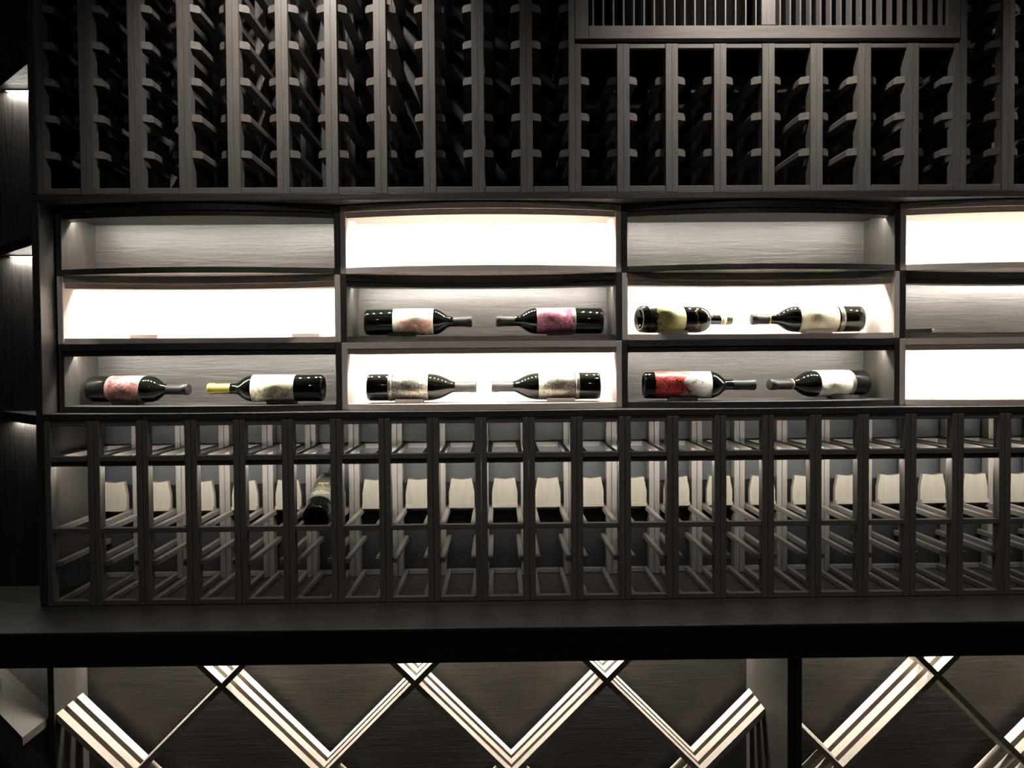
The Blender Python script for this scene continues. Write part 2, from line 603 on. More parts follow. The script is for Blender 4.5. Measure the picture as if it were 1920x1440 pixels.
def diamond_bin(label, x0, x1, xcross, zcross, left_front, right_front):
    t = thing('diamond_bin', label, 'wine bin', ((x0 + x1) / 2, 0.05, -EYE), 'diamond wine bins under the counter')
    yb = 0.205
    box('side_board', x0 - 0.0185, x0 - 0.0005, left_front, yb, -EYE, BIN_TOP, binwood('Z'), t)
    box('side_board', x1 + 0.0005, x1 + 0.0185, right_front, yb, -EYE, BIN_TOP, binwood('Z'), t)
    box('back_board', x0 - 0.0185, x1 + 0.0185, yb + 0.0005, yb + 0.014, -EYE, BIN_TOP, binwood('X'), t)
    box('bottom_board', x0, x1, left_front, yb, BIN_BOT - 0.018, BIN_BOT, binwood('X'), t)
    box('toe_board', x0, x1, left_front + 0.03, left_front + 0.045, -EYE, BIN_BOT - 0.0185, blackwood, t)
    box('top_board', x0, x1, 0.0, yb, BIN_TOP - 0.014, BIN_TOP, binwood('X'), t)
    zt = BIN_TOP - 0.0145
    for y0, y1 in LAT_Y:
        for sgn in (1, -1):
            for i in range(-6, 8):
                poly = slat_poly(xcross + S_D * i, zcross, sgn, x0 + 0.0005, x1 - 0.0005, BIN_BOT + 0.0003, zt)
                if not poly:
                    continue
                cx = sum(p[0] for p in poly) / len(poly)
                cz = sum(p[1] for p in poly) / len(poly)
                # the second set of slats sits a hair behind the first, half lapped
                dy = 0.0 if sgn == 1 else 0.0006
                me = prism_mesh([(p[0] - cx, p[1] - cz) for p in poly], 'Y', y1 - y0 - 2 * dy, slatwood('X'))
                place('slat', me, (cx, (y0 + y1) / 2, cz), t)
    ch = box('led_channel', x0 + 0.02, x1 - 0.02, 0.180, 0.194, BIN_TOP - 0.0225, BIN_TOP - 0.0145, channel_mat, t)
    n = int((x1 - x0) / 0.03)
    ln = x1 - x0 - 0.06
    pts = [(-ln / 2 + ln * i / (n - 1), 0, -0.0045) for i in range(n)]
    link(bpy.data.objects.new('led_chips', led_mesh(pts, (0, -0.1, -1), led_bin)), ch)
    return t


diamond_bin('wide diamond lattice wine bin under the counter, next to the corner bin', 0.0, 1.951, 0.982, -0.889, 0.022, -0.15)
diamond_bin('diamond lattice wine bin under the counter, past the dark divider post', 1.9895, XR + 0.05, 2.4348, -0.884, -0.15, -0.15)

# shallow corner bin behind the slanted end of the counter
t = thing('corner_bin', 'dim corner wine bin with a slanting board under the cut-off end of the counter', 'wine bin', (-0.2, 0.0, -EYE))
box('back_board', -0.268, -0.0195, 0.0555, 0.0695, -EYE, BIN_TOP, rackwood('Z'), t)


def corner_board(plan, zr):
    """board rising at 45 degrees away from the divider; plan is its outline seen from above"""
    bm = bmesh.new()
    cx = sum(p[0] for p in plan) / len(plan)
    cy = sum(p[1] for p in plan) / len(plan)
    cz = zr - 0.021 - cx
    hi = [bm.verts.new((x - cx, y - cy, zr - 0.021 - x - cz)) for x, y in plan]
    lo = [bm.verts.new((x - cx, y - cy, zr - 0.021 - x - 0.022 - cz)) for x, y in plan]
    n = len(plan)
    bm.faces.new(hi)
    bm.faces.new(lo[::-1])
    for i in range(n):
        bm.faces.new((hi[i], lo[i], lo[(i + 1) % n], hi[(i + 1) % n]))
    place('slanting_board', mesh_from(bm, 'slanting_board', cornerwood('X')), (cx, cy, cz), t)


plan = [(-0.0205, 0.055), (-0.0205, -0.095), (-0.13, -0.085), (-0.255, 0.040), (-0.255, 0.055)]
corner_board(plan, -0.9647)
corner_board(plan, -1.2297)
corner_board(plan, -1.4947)
o = box('stop_block', -0.150, -0.105, -0.060, -0.038, -0.8847, -0.8247, rackwood('X'), t)
ch = box('led_channel', -0.16, -0.03, 0.022, 0.034, BIN_TOP - 0.010, BIN_TOP - 0.002, channel_mat, t)
pts = [(-0.055 + 0.11 * i / 5, 0, -0.0045) for i in range(6)]
link(bpy.data.objects.new('led_chips', led_mesh(pts, (0, 0, -1), glow('led_corner_bin', LED_COL, 1100.0))), ch)

# ------------------------------------------------------------------ corner shelves
YSB = 0.215
o = box('corner_back_panel', -0.62, -0.0215, YSB, YSB + 0.016, Z_COUNTER + 0.0005, 1.26, darkwood('Z'))
tag(o, 'tall dark back panel behind the lit corner shelves', 'panel')
led_corner = glow('led_corner', (1.0, 0.95, 0.86), LED_CORNER)
for zz, lab in ((0.795, 'highest lit triangular corner shelf beside the tall wine rack'),
                (0.3174, 'lit triangular corner shelf beside the display boxes'),
                (-0.1619, 'lowest lit triangular corner shelf, just above the counter')):
    d = YSB - 0.0002
    t = thing('corner_shelf', lab, 'shelf', (-0.06, 0.12, zz), 'lit corner shelves')
    tri = [(-0.0207, 0.0), (-0.0207, d), (-0.0207 - d, d)]
    bm_pts = [(x + 0.06, y - 0.12) for x, y in tri]
    place('shelf_board', prism_mesh(bm_pts, 'Z', 0.026, darkwood('X')), (-0.06, 0.12, zz + 0.013), t)
    # strip where the shelf meets the back panel
    ln = d - 0.045
    ch = place('led_channel', box_mesh(ln, 0.010, 0.003, channel_mat, 0.0004), (-0.0215 - 0.012 - ln / 2, d - 0.008, zz - 0.0018), t)
    n = 26
    pts = [(-(ln - 0.02) / 2 + (ln - 0.02) * i / (n - 1), 0, -0.002) for i in range(n)]
    link(bpy.data.objects.new('led_chips', led_mesh(pts, (0, -0.1, -1), led_corner if zz > 0 else glow('led_corner_low', (1.0, 0.95, 0.86), LED_CORNER * 0.35))), ch)

# ------------------------------------------------------------------ bottles
glass = plain('bottle_glass', (0.0035, 0.004, 0.003), 0.05, 0.0, 0.6, 0.0)
R_B = 0.0378


def lathe(profile, mat, seg=40, smooth=True):
    bm = bmesh.new()
    rings = []
    for r, z in profile:
        if r < 1e-6:
            rings.append([bm.verts.new((0, 0, z))])
        else:
            rings.append([bm.verts.new((r * math.cos(2 * math.pi * i / seg), r * math.sin(2 * math.pi * i / seg), z)) for i in range(seg)])
    for a, b in zip(rings, rings[1:]):
        for i in range(seg):
            j = (i + 1) % seg
            if len(a) == 1:
                bm.faces.new((a[0], b[j], b[i]))
            elif len(b) == 1:
                bm.faces.new((a[i], a[j], b[0]))
            else:
                bm.faces.new((a[i], a[j], b[j], b[i]))
    me = mesh_from(bm, 'lathe', mat)
    if smooth:
        for p in me.polygons:
            p.use_smooth = True
    return me


def body_profile(R, L, zs, zn, rn):
    """zs: height of the shoulder start, zn: where the neck begins"""
    pr = [(0, 0.030), (0.010, 0.027), (0.020, 0.014), (R - 0.010, 0.002), (R - 0.006, 0.0), (R - 0.003, 0.001), (R - 0.001, 0.004), (R, 0.009)]
    pr += [(R, 0.05), (R, zs - 0.02), (R, zs)]
    for i in range(1, 13):
        q = i / 12
        # shoulder: rounded at the top, flaring into the neck
        f = 1 - (1 - q ** 2.1) ** 1.2
        pr.append((R + (rn + 0.0012 - R) * f, zs + (zn - zs) * q))
    pr += [(rn, zn + 0.012), (rn - 0.0008, L - 0.02), (rn - 0.0008, L - 0.004), (rn - 0.003, L - 0.002), (0, L - 0.002)]
    return pr


def round_profile(R, L, zs, zn, rn):
    pr = [(0, 0.040), (0.012, 0.036), (0.022, 0.016), (R - 0.012, 0.003), (R - 0.008, 0.0), (R - 0.004, 0.001), (R - 0.0012, 0.004), (R, 0.009)]
    pr += [(R, 0.12), (R, zs)]
    for i in range(1, 11):
        a = math.pi / 2 * i / 10
        pr.append((rn + 0.001 + (R - rn - 0.001) * math.cos(a), zs + (zn - zs) * math.sin(a)))
    pr += [(rn, zn + 0.006), (rn - 0.0008, L - 0.02), (rn - 0.0008, L - 0.004), (rn - 0.003, L - 0.002), (0, L - 0.002)]
    return pr


def wrap_patch(R, z0, z1, a0, a1, mat, th=0.0004, nseg=28, off=0.0002):
    """curved sheet around the bottle; UV u runs up the bottle, v around it"""
    bm = bmesh.new()
    uv = bm.loops.layers.uv.new('UVMap')
    rows = []
    for rr in (R + off, R + off + th):
        rows.append([[bm.verts.new((rr * math.cos(a0 + (a1 - a0) * i / nseg), rr * math.sin(a0 + (a1 - a0) * i / nseg), z)) for i in range(nseg + 1)] for z in (z0, z1)])
    inn, out = rows
    coords = {}

    def face(vs, uvs):
        f = bm.faces.new(vs)
        for l, c in zip(f.loops, uvs):
            l[uv].uv = c
        f.smooth = True
    for i in range(nseg):
        va, vb = i / nseg, (i + 1) / nseg
        face((out[0][i], out[0][i + 1], out[1][i + 1], out[1][i]), ((0, va), (0, vb), (1, vb), (1, va)))
        face((inn[0][i + 1], inn[0][i], inn[1][i], inn[1][i + 1]), ((0, vb), (0, va), (1, va), (1, vb)))
        face((out[0][i + 1], out[0][i], inn[0][i], inn[0][i + 1]), ((0, vb), (0, va), (0, va), (0, vb)))
        face((out[1][i], out[1][i + 1], inn[1][i + 1], inn[1][i]), ((1, va), (1, vb), (1, vb), (1, va)))
    if a1 - a0 < 6.28:
        for i, vv in ((0, 0), (nseg, 1)):
            face((out[0][i], out[1][i], inn[1][i], inn[0][i]), ((0, vv), (1, vv), (1, vv), (0, vv)))
    me = bpy.data.meshes.new('label')
    bm.to_mesh(me)
    bm.free()
    me.materials.append(mat)
    return me


def label_mat(name, build, rough=0.5, metal=0.0):
    m, nt, bs = nodes_of(name)
    bs.inputs['Roughness'].default_value = rough
    bs.inputs['Metallic'].default_value = metal
    N, L = nt.nodes.new, nt.links.new
    uvn = N('ShaderNodeUVMap'); uvn.uv_map = 'UVMap'
    sep = N('ShaderNodeSeparateXYZ')
    L(uvn.outputs[0], sep.inputs[0])
    build(nt, N, L, uvn, sep, bs)
    return m


def ramp(N, L, src, stops, interp='LINEAR'):
    cr = N('ShaderNodeValToRGB')
    cr.color_ramp.interpolation = interp
    els = cr.color_ramp.elements
    while len(els) < len(stops):
        els.new(0.5)
    for e, (p, c) in zip(els, stops):
        e.position = p
        e.color = (*c, 1) if len(c) == 3 else c
    L(src, cr.inputs[0])
    return cr.outputs[0]


def tex_noise(N, L, vec, scale, detail=4, dist=0.0, stretch=(1, 1, 1)):
    mp = N('ShaderNodeMapping')
    mp.inputs['Scale'].default_value = stretch
    L(vec, mp.inputs['Vector'])
    nz = N('ShaderNodeTexNoise')
    nz.inputs['Scale'].default_value = scale
    nz.inputs['Detail'].default_value = detail
    nz.inputs['Distortion'].default_value = dist
    L(mp.outputs[0], nz.inputs['Vector'])
    return nz.outputs[0]


def mixc(N, L, fac, a, b):
    mx = N('ShaderNodeMix'); mx.data_type = 'RGBA'
    if isinstance(fac, float):
        mx.inputs[0].default_value = fac
    else:
        L(fac, mx.inputs[0])
    for i, s in ((6, a), (7, b)):
        if isinstance(s, tuple):
            mx.inputs[i].default_value = (*s, 1)
        else:
            L(s, mx.inputs[i])
    return mx.outputs[2]


def mathn(N, L, op, a, b):
    n = N('ShaderNodeMath'); n.operation = op
    for i, s in ((0, a), (1, b)):
        if isinstance(s, (int, float)):
            n.inputs[i].default_value = s
        else:
            L(s, n.inputs[i])
    return n.outputs[0]


def band_mask(N, L, v, lo, hi, soft=0.02):
    return ramp(N, L, v, [(max(0, lo - soft), (0, 0, 0)), (lo, (1, 1, 1)), (hi, (1, 1, 1)), (min(1, hi + soft), (0, 0, 0))])


def art_ink(N, L, uvn, scale, dist, lo, hi, stretch=(1, 1, 1)):
    """wandering ink lines"""
    nz = tex_noise(N, L, uvn.outputs[0], scale, 3, dist, stretch)
    return ramp(N, L, nz, [(lo, (0, 0, 0)), ((lo + hi) / 2, (1, 1, 1)), (hi, (0, 0, 0))])


def b_white_art(nt, N, L, uvn, sep, bs):
    wash = tex_noise(N, L, uvn.outputs[0], 4, 4, 0.5)
    tint = ramp(N, L, wash, [(0.35, (0.80, 0.74, 0.66)), (0.55, (0.62, 0.30, 0.22)), (0.75, (0.78, 0.55, 0.42))])
    u = band_mask(N, L, sep.outputs[0], 0.14, 0.96, 0.06)
    v = ramp(N, L, sep.outputs[1], [(0.42, (0, 0, 0)), (0.52, (1, 1, 1))])
    m = mathn(N, L, 'MULTIPLY', u, v)
    base = mixc(N, L, m, (0.80, 0.78, 0.70), tint)
    ink = mathn(N, L, 'MULTIPLY', art_ink(N, L, uvn, 7, 1.6, 0.47, 0.53, (1.6, 0.8, 1)), m)
    L(mixc(N, L, ink, base, (0.16, 0.08, 0.06)), bs.inputs['Base Color'])


def b_pink(nt, N, L, uvn, sep, bs):
    nz = tex_noise(N, L, uvn.outputs[0], 16, 5, 1.4, (1.3, 1, 1))
    L(ramp(N, L, nz, [(0.36, (0.09, 0.018, 0.042)), (0.5, (0.27, 0.08, 0.13)), (0.66, (0.44, 0.20, 0.26))]), bs.inputs['Base Color'])


def b_rose(nt, N, L, uvn, sep, bs):
    nz = tex_noise(N, L, uvn.outputs[0], 13, 5, 1.6, (0.8, 1.4, 1))
    art = ramp(N, L, nz, [(0.40, (0.075, 0.026, 0.03)), (0.52, (0.20, 0.075, 0.072)), (0.64, (0.30, 0.20, 0.155))])
    edge = band_mask(N, L, sep.outputs[0], 0.09, 0.97, 0.01)
    L(mixc(N, L, edge, (0.30, 0.15, 0.135), art), bs.inputs['Base Color'])


def b_yellow(nt, N, L, uvn, sep, bs):
    # cream-yellow panel; black ink branches thicken towards the base, glass-black patches beyond
    nz = tex_noise(N, L, uvn.outputs[0], 6, 4, 1.8)
    lim = mathn(N, L, 'ADD', sep.outputs[0], mathn(N, L, 'MULTIPLY', nz, 0.62))
    black = ramp(N, L, lim, [(0.505, (1, 1, 1)), (0.53, (0, 0, 0))])
    ink = art_ink(N, L, uvn, 5, 2.2, 0.475, 0.525, (1.0, 1.3, 1))
    near = ramp(N, L, sep.outputs[0], [(0.45, (1, 1, 1)), (0.68, (0, 0, 0))])
    ink = mathn(N, L, 'MULTIPLY', ink, near)
    m = mathn(N, L, 'MAXIMUM', black, ink)
    L(mixc(N, L, m, (0.56, 0.52, 0.19), (0.006, 0.006, 0.005)), bs.inputs['Base Color'])


def b_cream(nt, N, L, uvn, sep, bs):
    nz = tex_noise(N, L, uvn.outputs[0], 40, 2)
    L(ramp(N, L, nz, [(0.3, (0.74, 0.70, 0.52)), (0.7, (0.78, 0.74, 0.57))]), bs.inputs['Base Color'])


def b_white(nt, N, L, uvn, sep, bs):
    nz = tex_noise(N, L, uvn.outputs[0], 40, 2)
    L(ramp(N, L, nz, [(0.3, (0.76, 0.76, 0.68)), (0.7, (0.80, 0.80, 0.73))]), bs.inputs['Base Color'])


def b_etching(nt, N, L, uvn, sep, bs):
    nz = tex_noise(N, L, uvn.outputs[0], 11, 6, 1.3)
    art = ramp(N, L, nz, [(0.40, (0.30, 0.27, 0.20)), (0.52, (0.55, 0.51, 0.38)), (0.60, (0.70, 0.66, 0.48))])
    low = ramp(N, L, sep.outputs[1], [(0.48, (1, 1, 1)), (0.56, (0, 0, 0))])
    u = band_mask(N, L, sep.outputs[0], 0.12, 0.97, 0.02)
    L(mixc(N, L, mathn(N, L, 'MULTIPLY', low, u), (0.78, 0.75, 0.56), art), bs.inputs['Base Color'])


def b_foil(nt, N, L, uvn, sep, bs):
    nz = tex_noise(N, L, uvn.outputs[0], 26, 4, 0.8)
    L(ramp(N, L, nz, [(0.36, (0.10, 0.095, 0.07)), (0.50, (0.42, 0.40, 0.33)), (0.7, (0.58, 0.56, 0.49))]), bs.inputs['Base Color'])
    bp = N('ShaderNodeBump')
    bp.inputs['Strength'].default_value = 0.7
    bp.inputs['Distance'].default_value = 0.0012
    L(nz, bp.inputs['Height'])
    L(bp.outputs[0], bs.inputs['Normal'])


def b_red(nt, N, L, uvn, sep, bs):
    nz = tex_noise(N, L, uvn.outputs[0], 5, 4, 2.6)
    red = ramp(N, L, nz, [(0.40, (0.05, 0.008, 0.008)), (0.46, (0.55, 0.045, 0.035)), (0.56, (0.68, 0.10, 0.07)), (0.60, (0.20, 0.015, 0.012)), (0.66, (0.60, 0.07, 0.05))])
    g = tex_noise(N, L, uvn.outputs[0], 9, 3, 0.2, (0.6, 5, 1))
    grey = ramp(N, L, g, [(0.3, (0.30, 0.28, 0.25)), (0.7, (0.52, 0.49, 0.44))])
    jag = tex_noise(N, L, uvn.outputs[0], 4, 3, 0.6)
    lim = mathn(N, L, 'ADD', sep.outputs[0], mathn(N, L, 'MULTIPLY', mathn(N, L, 'SUBTRACT', jag, 0.5), 0.75))
    side = ramp(N, L, lim, [(0.55, (0, 0, 0)), (0.565, (1, 1, 1))])
    base = mixc(N, L, side, red, grey)
    blot = art_ink(N, L, uvn, 4, 2.0, 0.44, 0.56)
    zone = mathn(N, L, 'MULTIPLY', band_mask(N, L, sep.outputs[0], 0.62, 0.84, 0.06), band_mask(N, L, sep.outputs[1], 0.24, 0.46, 0.06))
    L(mixc(N, L, mathn(N, L, 'MULTIPLY', blot, zone), base, (0.05, 0.05, 0.05)), bs.inputs['Base Color'])


def b_olive(nt, N, L, uvn, sep, bs):
    nz = tex_noise(N, L, uvn.outputs[0], 30, 3)
    L(ramp(N, L, nz, [(0.3, (0.030, 0.029, 0.021)), (0.7, (0.042, 0.040, 0.030))]), bs.inputs['Base Color'])


def b_guilloche(nt, N, L, uvn, sep, bs):
    nz = tex_noise(N, L, uvn.outputs[0], 60, 2, 0, (1, 8, 1))
    L(ramp(N, L, nz, [(0.4, (0.16, 0.15, 0.12)), (0.6, (0.50, 0.47, 0.40))]), bs.inputs['Base Color'])


LM = {
    'white_art': label_mat('label_white_art', b_white_art),
    'pink': label_mat('label_pink', b_pink, 0.32),
    'rose': label_mat('label_rose', b_rose, 0.42),
    'yellow': label_mat('label_yellow', b_yellow, 0.3),
    'cream': label_mat('label_cream', b_cream),
    'white': label_mat('label_white', b_white),
    'etching': label_mat('label_etching', b_etching),
    'foil': label_mat('label_foil', b_foil, 0.3, 0.75),
    'red': label_mat('label_red', b_red, 0.33),
    'olive': label_mat('label_olive', b_olive, 0.6),
    'band': label_mat('label_band', b_guilloche, 0.3, 0.6),
}
cap_black = plain('capsule_black', (0.012, 0.012, 0.012), 0.45, 0.0, 0.3)
cap_grey = plain('capsule_grey', (0.055, 0.055, 0.048), 0.45, 0.0, 0.35)
cap_gold = plain('capsule_gold', (0.55, 0.45, 0.12), 0.33, 0.75)
gold_foil = plain('gold_foil', (0.62, 0.46, 0.14), 0.35, 0.7)
ink_grey = plain('ink_grey', (0.30, 0.28, 0.22), 0.6)
ink_white = plain('ink_pale', (0.75, 0.73, 0.66), 0.5)


def text_mesh(txt, size, mat):
    cu = bpy.data.curves.new('txt', 'FONT')
    cu.body = txt
    cu.size = size
    cu.align_x = 'CENTER'
    cu.align_y = 'CENTER'
    cu.resolution_u = 2
    ob = bpy.data.objects.new('txt', cu)
    C.objects.link(ob)
    dg = bpy.context.evaluated_depsgraph_get()
    me = bpy.data.meshes.new_from_object(ob.evaluated_get(dg))
    bpy.data.objects.remove(ob)
    me.materials.clear()
    me.materials.append(mat)
    return me


def wrap_text(txt, size, R, zc, ac, mat, sx=1.0):
    """text that reads upright on an upright bottle, centred at angle ac, height zc"""
    me = text_mesh(txt, size, mat)
    for v in me.vertices:
        a = ac + v.co.x * sx / R
        v.co = Vector((R * math.cos(a), R * math.sin(a), zc + v.co.y))
    return me


def stroke_mesh(pts, R, width, mat):
    """ink stroke on the bottle wall: pts are (arc metres, height)"""
    bm = bmesh.new()
    prev = None
    n = len(pts)
    for i, (a, z) in enumerate(pts):
        p0, p1 = pts[max(0, i - 1)], pts[min(n - 1, i + 1)]
        d = Vector((p1[0] - p0[0], p1[1] - p0[1]))
        d = d.normalized() if d.length > 1e-9 else Vector((1, 0))
        nn = Vector((-d.y, d.x)) * width / 2
        cur = []
        for s in (1, -1):
            aa, zz = a + nn.x * s, z + nn.y * s
            cur.append(bm.verts.new((R * math.cos(aa / R), R * math.sin(aa / R), zz)))
        if prev:
            bm.faces.new((prev[0], cur[0], cur[1], prev[1]))
        prev = cur
    me = bpy.data.meshes.new('stroke')
    bm.to_mesh(me)
    bm.free()
    me.materials.append(mat)
    return me


def bottle(label, L=0.308, R=R_B, zs=0.195, zn=0.238, lab=None, z0=0.07, z1=0.17, span=200, cap=cap_black, zcap=0.245,
           band=None, ring=None, style='std', face=math.pi / 2, seg=44, rn=0.0145):
    """built upright with its axis on z and its label centred on angle `face`"""
    t = bpy.data.objects.new('wine_bottle', None)
    t.empty_display_size = 0.04
    C.objects.link(t)
    tag(t, label, 'bottle', 'wine bottles')
    pr = body_profile(R, L, zs, zn, rn) if style == 'std' else round_profile(R, L, zs, zn, rn)

    def add(name, me, parent=t):
        o = bpy.data.objects.new(name, me)
        link(o, parent)
        return o
    add('glass_body', lathe(pr, glass, seg))
    if lab:
        h = math.radians(span) / 2
        lo = add('label', wrap_patch(R, z0, z1, face - h, face + h, LM[lab]))
    else:
        lo = None
    if band:
        b0, b1, bm_ = band
        add('label_band', wrap_patch(R, b0, b1, face - math.radians(span) / 2, face + math.radians(span) / 2, LM[bm_]))
    if cap:
        rc = rn + 0.0004
        cp = add('capsule', lathe([(rc - 0.0003, zcap), (rc + 0.0002, zcap + 0.0005), (rc - 0.0001, L - 0.020), (rc + 0.0011, L - 0.0185), (rc + 0.0013, L - 0.004), (rc, L - 0.0005), (rc - 0.002, L), (0, L)], cap, 32))
        if ring:
            add('capsule_ring', lathe([(rc + 0.0001, zcap - 0.0015), (rc + 0.0008, zcap - 0.001), (rc + 0.0008, zcap + 0.002), (rc + 0.0001, zcap + 0.0025)], ring, 32))
    return t, lo, add


def lay(t, base, tip_dir, roll=0.0):
    """lay the bottle down: base point (eye-relative world), axis along tip_dir, label facing the room"""
    z = Vector(tip_dir).normalized()
    # local +y is the label side: turn it to face -Y and somewhat up
    f = Vector((0, -1, 0))
    f = (f - z * f.dot(z)).normalized()
    x = f.cross(z).normalized()
    m = Matrix((x, f, z)).transposed().to_4x4() @ Matrix.Rotation(roll, 4, 'Z')
    m.translation = Vector(base) + Vector((0, 0, EYE))
    t.matrix_world = m


def cradle(label, x, y, zf, mat, rz=0.0, ln=0.078, wd=0.040, h=0.0115, dip=0.0058):
    pts = [(-wd / 2, 0), (wd / 2, 0), (wd / 2, h)]
    n = 10
    for i in range(n + 1):
        a = -1 + 2 * i / n
        pts.append((-a * (wd / 2 - 0.003), h - dip * (1 - a * a)))
    pts.append((-wd / 2, h))
    me = prism_mesh(pts, 'X', ln, mat, ('cradle', mat.name, ln, wd))
    o = place('bottle_cradle', me, (x, y, zf + 0.0003), None)
    o.rotation_euler = (0, 0, rz)
    tag(o, label, 'cradle', 'bottle cradles')
    return o


def lie(t, r, c, xbase, y, direction, R=R_B, yaw=0.0, roll=0.0, lift=0.0066):
    """bottle on its cradle in box (r, c); direction +1: neck towards +x; yaw turns the neck towards the room"""
    z = FLOOR_Z[(r, c)] + lift + R
    d = Vector((direction * math.cos(yaw), -math.sin(yaw), 0))
    lay(t, (xbase, y, z), d, roll)


# row 2, dark box
t, lo, add = bottle('bottle with white label and brown tree drawing, dark capsule, in dark box', L=0.312, lab='white_art', z0=0.083, z1=0.200, zs=0.198, zn=0.243, cap=cap_black, zcap=0.256, span=170)
lie(t, 1, 1, 0.8315, 0.198, 1)
cradle('dark cradle under the white label bottle', 0.9405, 0.185, FLOOR_Z[(1, 1)], darkwood('X'))
t, lo, add = bottle('bottle with magenta pink patterned label and pale band, in dark box', L=0.312, lab='pink', z0=0.092, z1=0.195, zs=0.195, zn=0.243, cap=cap_black, zcap=0.258, span=170, band=(0.081, 0.0915, 'band'))
lie(t, 1, 1, 1.5245, 0.202, -1, yaw=0.05)
cradle('dark cradle under the pink label bottle', 1.4005, 0.185, FLOOR_Z[(1, 1)], darkwood('X'))

# row 2, pale box
t, lo, add = bottle('broad bottle with yellow label, black branches and gold signature, punt showing', L=0.298, R=0.0385, style='round', zs=0.182, zn=0.222, lab='yellow', z0=0.022, z1=0.132, span=190, cap=None)
add('neck_label', wrap_patch(0.0141, 0.258, 0.276, 0, 6.2831, LM['cream'], nseg=24))
add('capsule', lathe([(0.0142, 0.276), (0.0148, 0.2765), (0.0148, 0.294), (0.0138, 0.2965), (0, 0.297)], plain('capsule_bronze', (0.11, 0.095, 0.05), 0.3, 0.5), 32))
SR = 0.0389
fa = math.pi / 2 * SR
sig = [(fa - 0.030 + 0.054 * i / 150, 0.168 + 0.0042 * math.sin(i * 0.29) * (0.5 + 0.5 * math.cos(i * 0.045)) + 0.0016 * math.sin(i * 0.11 + 1) + 0.006 * (i / 150 - 0.5)) for i in range(151)]
add('signature', stroke_mesh(sig, SR, 0.0009, gold_foil))
add('signature', stroke_mesh([(fa + 0.020 + 0.0006 * i, 0.160 + 0.0009 * i) for i in range(16)], SR, 0.0008, gold_foil))
lie(t, 1, 2, 1.622, 0.140, 1, R=0.0385, yaw=-0.26)
cradle('pale cradle under the yellow label bottle', 1.7246, 0.160, FLOOR_Z[(1, 2)], palewood('X'))
t, lo, add = bottle('bottle with tall cream label, grey emblem and gold neck ring, in pale box', L=0.328, lab='cream', z0=0.078, z1=0.191, zs=0.196, zn=0.250, cap=cap_black, zcap=0.274, span=190, band=(0.060, 0.0735, 'band'), ring=gold_foil)


def emblem(add, lo, R):
    rr = R + 0.0008
    a0 = math.pi / 2
    curl = []
    for i in range(26):
        q = i / 25
        rad = 0.0035 + 0.0035 * q
        ang = 5.2 * q
        curl.append((a0 * rr + rad * math.cos(ang) * 1.1, 0.158 + rad * math.sin(ang)))
    add('emblem', stroke_mesh(curl, rr, 0.0009, ink_grey), lo)
    for k in range(4):
        add('emblem', stroke_mesh([(a0 * rr - 0.006 + 0.003 * k, 0.149), (a0 * rr - 0.004 + 0.003 * k, 0.154)], rr, 0.0007, ink_grey), lo)
    add('lettering', wrap_text('O  B  O', 0.0085, rr, 0.137, a0, ink_grey), lo)
    add('lettering', stroke_mesh([(a0 * rr - 0.011 + 0.0022 * i, 0.098) for i in range(11)], rr, 0.0006, ink_grey), lo)


emblem(add, lo, R_B)
lie(t, 1, 2, 2.287, 0.195, -1, yaw=0.03)
cradle('pale cradle under the cream label bottle', 2.151, 0.182, FLOOR_Z[(1, 2)], palewood('X'))

# row 3, dark box by the corner shelves
t, lo, add = bottle('bottle with dusty rose patterned label and black capsule turned outward, in dark box', L=0.318, lab='rose', z0=0.070, z1=0.182, zs=0.190, zn=0.238, cap=cap_black, zcap=0.252, span=190)
lie(t, 2, 0, 0.044, 0.182, 1, yaw=0.26)
cradle('dark cradle under the dusty rose label bottle', 0.160, 0.148, FLOOR_Z[(2, 0)], darkwood('X'))
t, lo, add = bottle('gold capped bottle with cream and grey etching label, in dark box', L=0.326, lab='etching', z0=0.078, z1=0.198, zs=0.197, zn=0.245, cap=cap_gold, zcap=0.262, span=180)
lie(t, 2, 0, 0.7250, 0.118, -1)
cradle('dark cradle under the gold capped bottle', 0.608, 0.112, FLOOR_Z[(2, 0)], darkwood('X'))

# row 3, pale box: two silver foil bottles
t, lo, add = bottle('silver foil label bottle, its capsule pointing at its twin, nearer the gold capped bottle', L=0.307, lab='foil', z0=0.073, z1=0.172, zs=0.172, zn=0.240, cap=cap_grey, zcap=0.246, span=190, band=(0.060, 0.0715, 'band'))
lie(t, 2, 1, 0.8500, 0.116, 1, yaw=0.02)
cradle('pale cradle under the silver bottle nearer the gold capped bottle', 0.9690, 0.100, FLOOR_Z[(2, 1)], palewood('X'))
t, lo, add = bottle('silver foil label bottle, its capsule pointing at its twin, nearer the red label bottle', L=0.307, lab='foil', z0=0.073, z1=0.175, zs=0.175, zn=0.240, cap=cap_grey, zcap=0.246, span=190, band=(0.060, 0.0715, 'band'))
lie(t, 2, 1, 1.5060, 0.116, -1, yaw=0.02)
cradle('pale cradle under the silver bottle nearer the red label bottle', 1.3940, 0.100, FLOOR_Z[(2, 1)], palewood('X'))

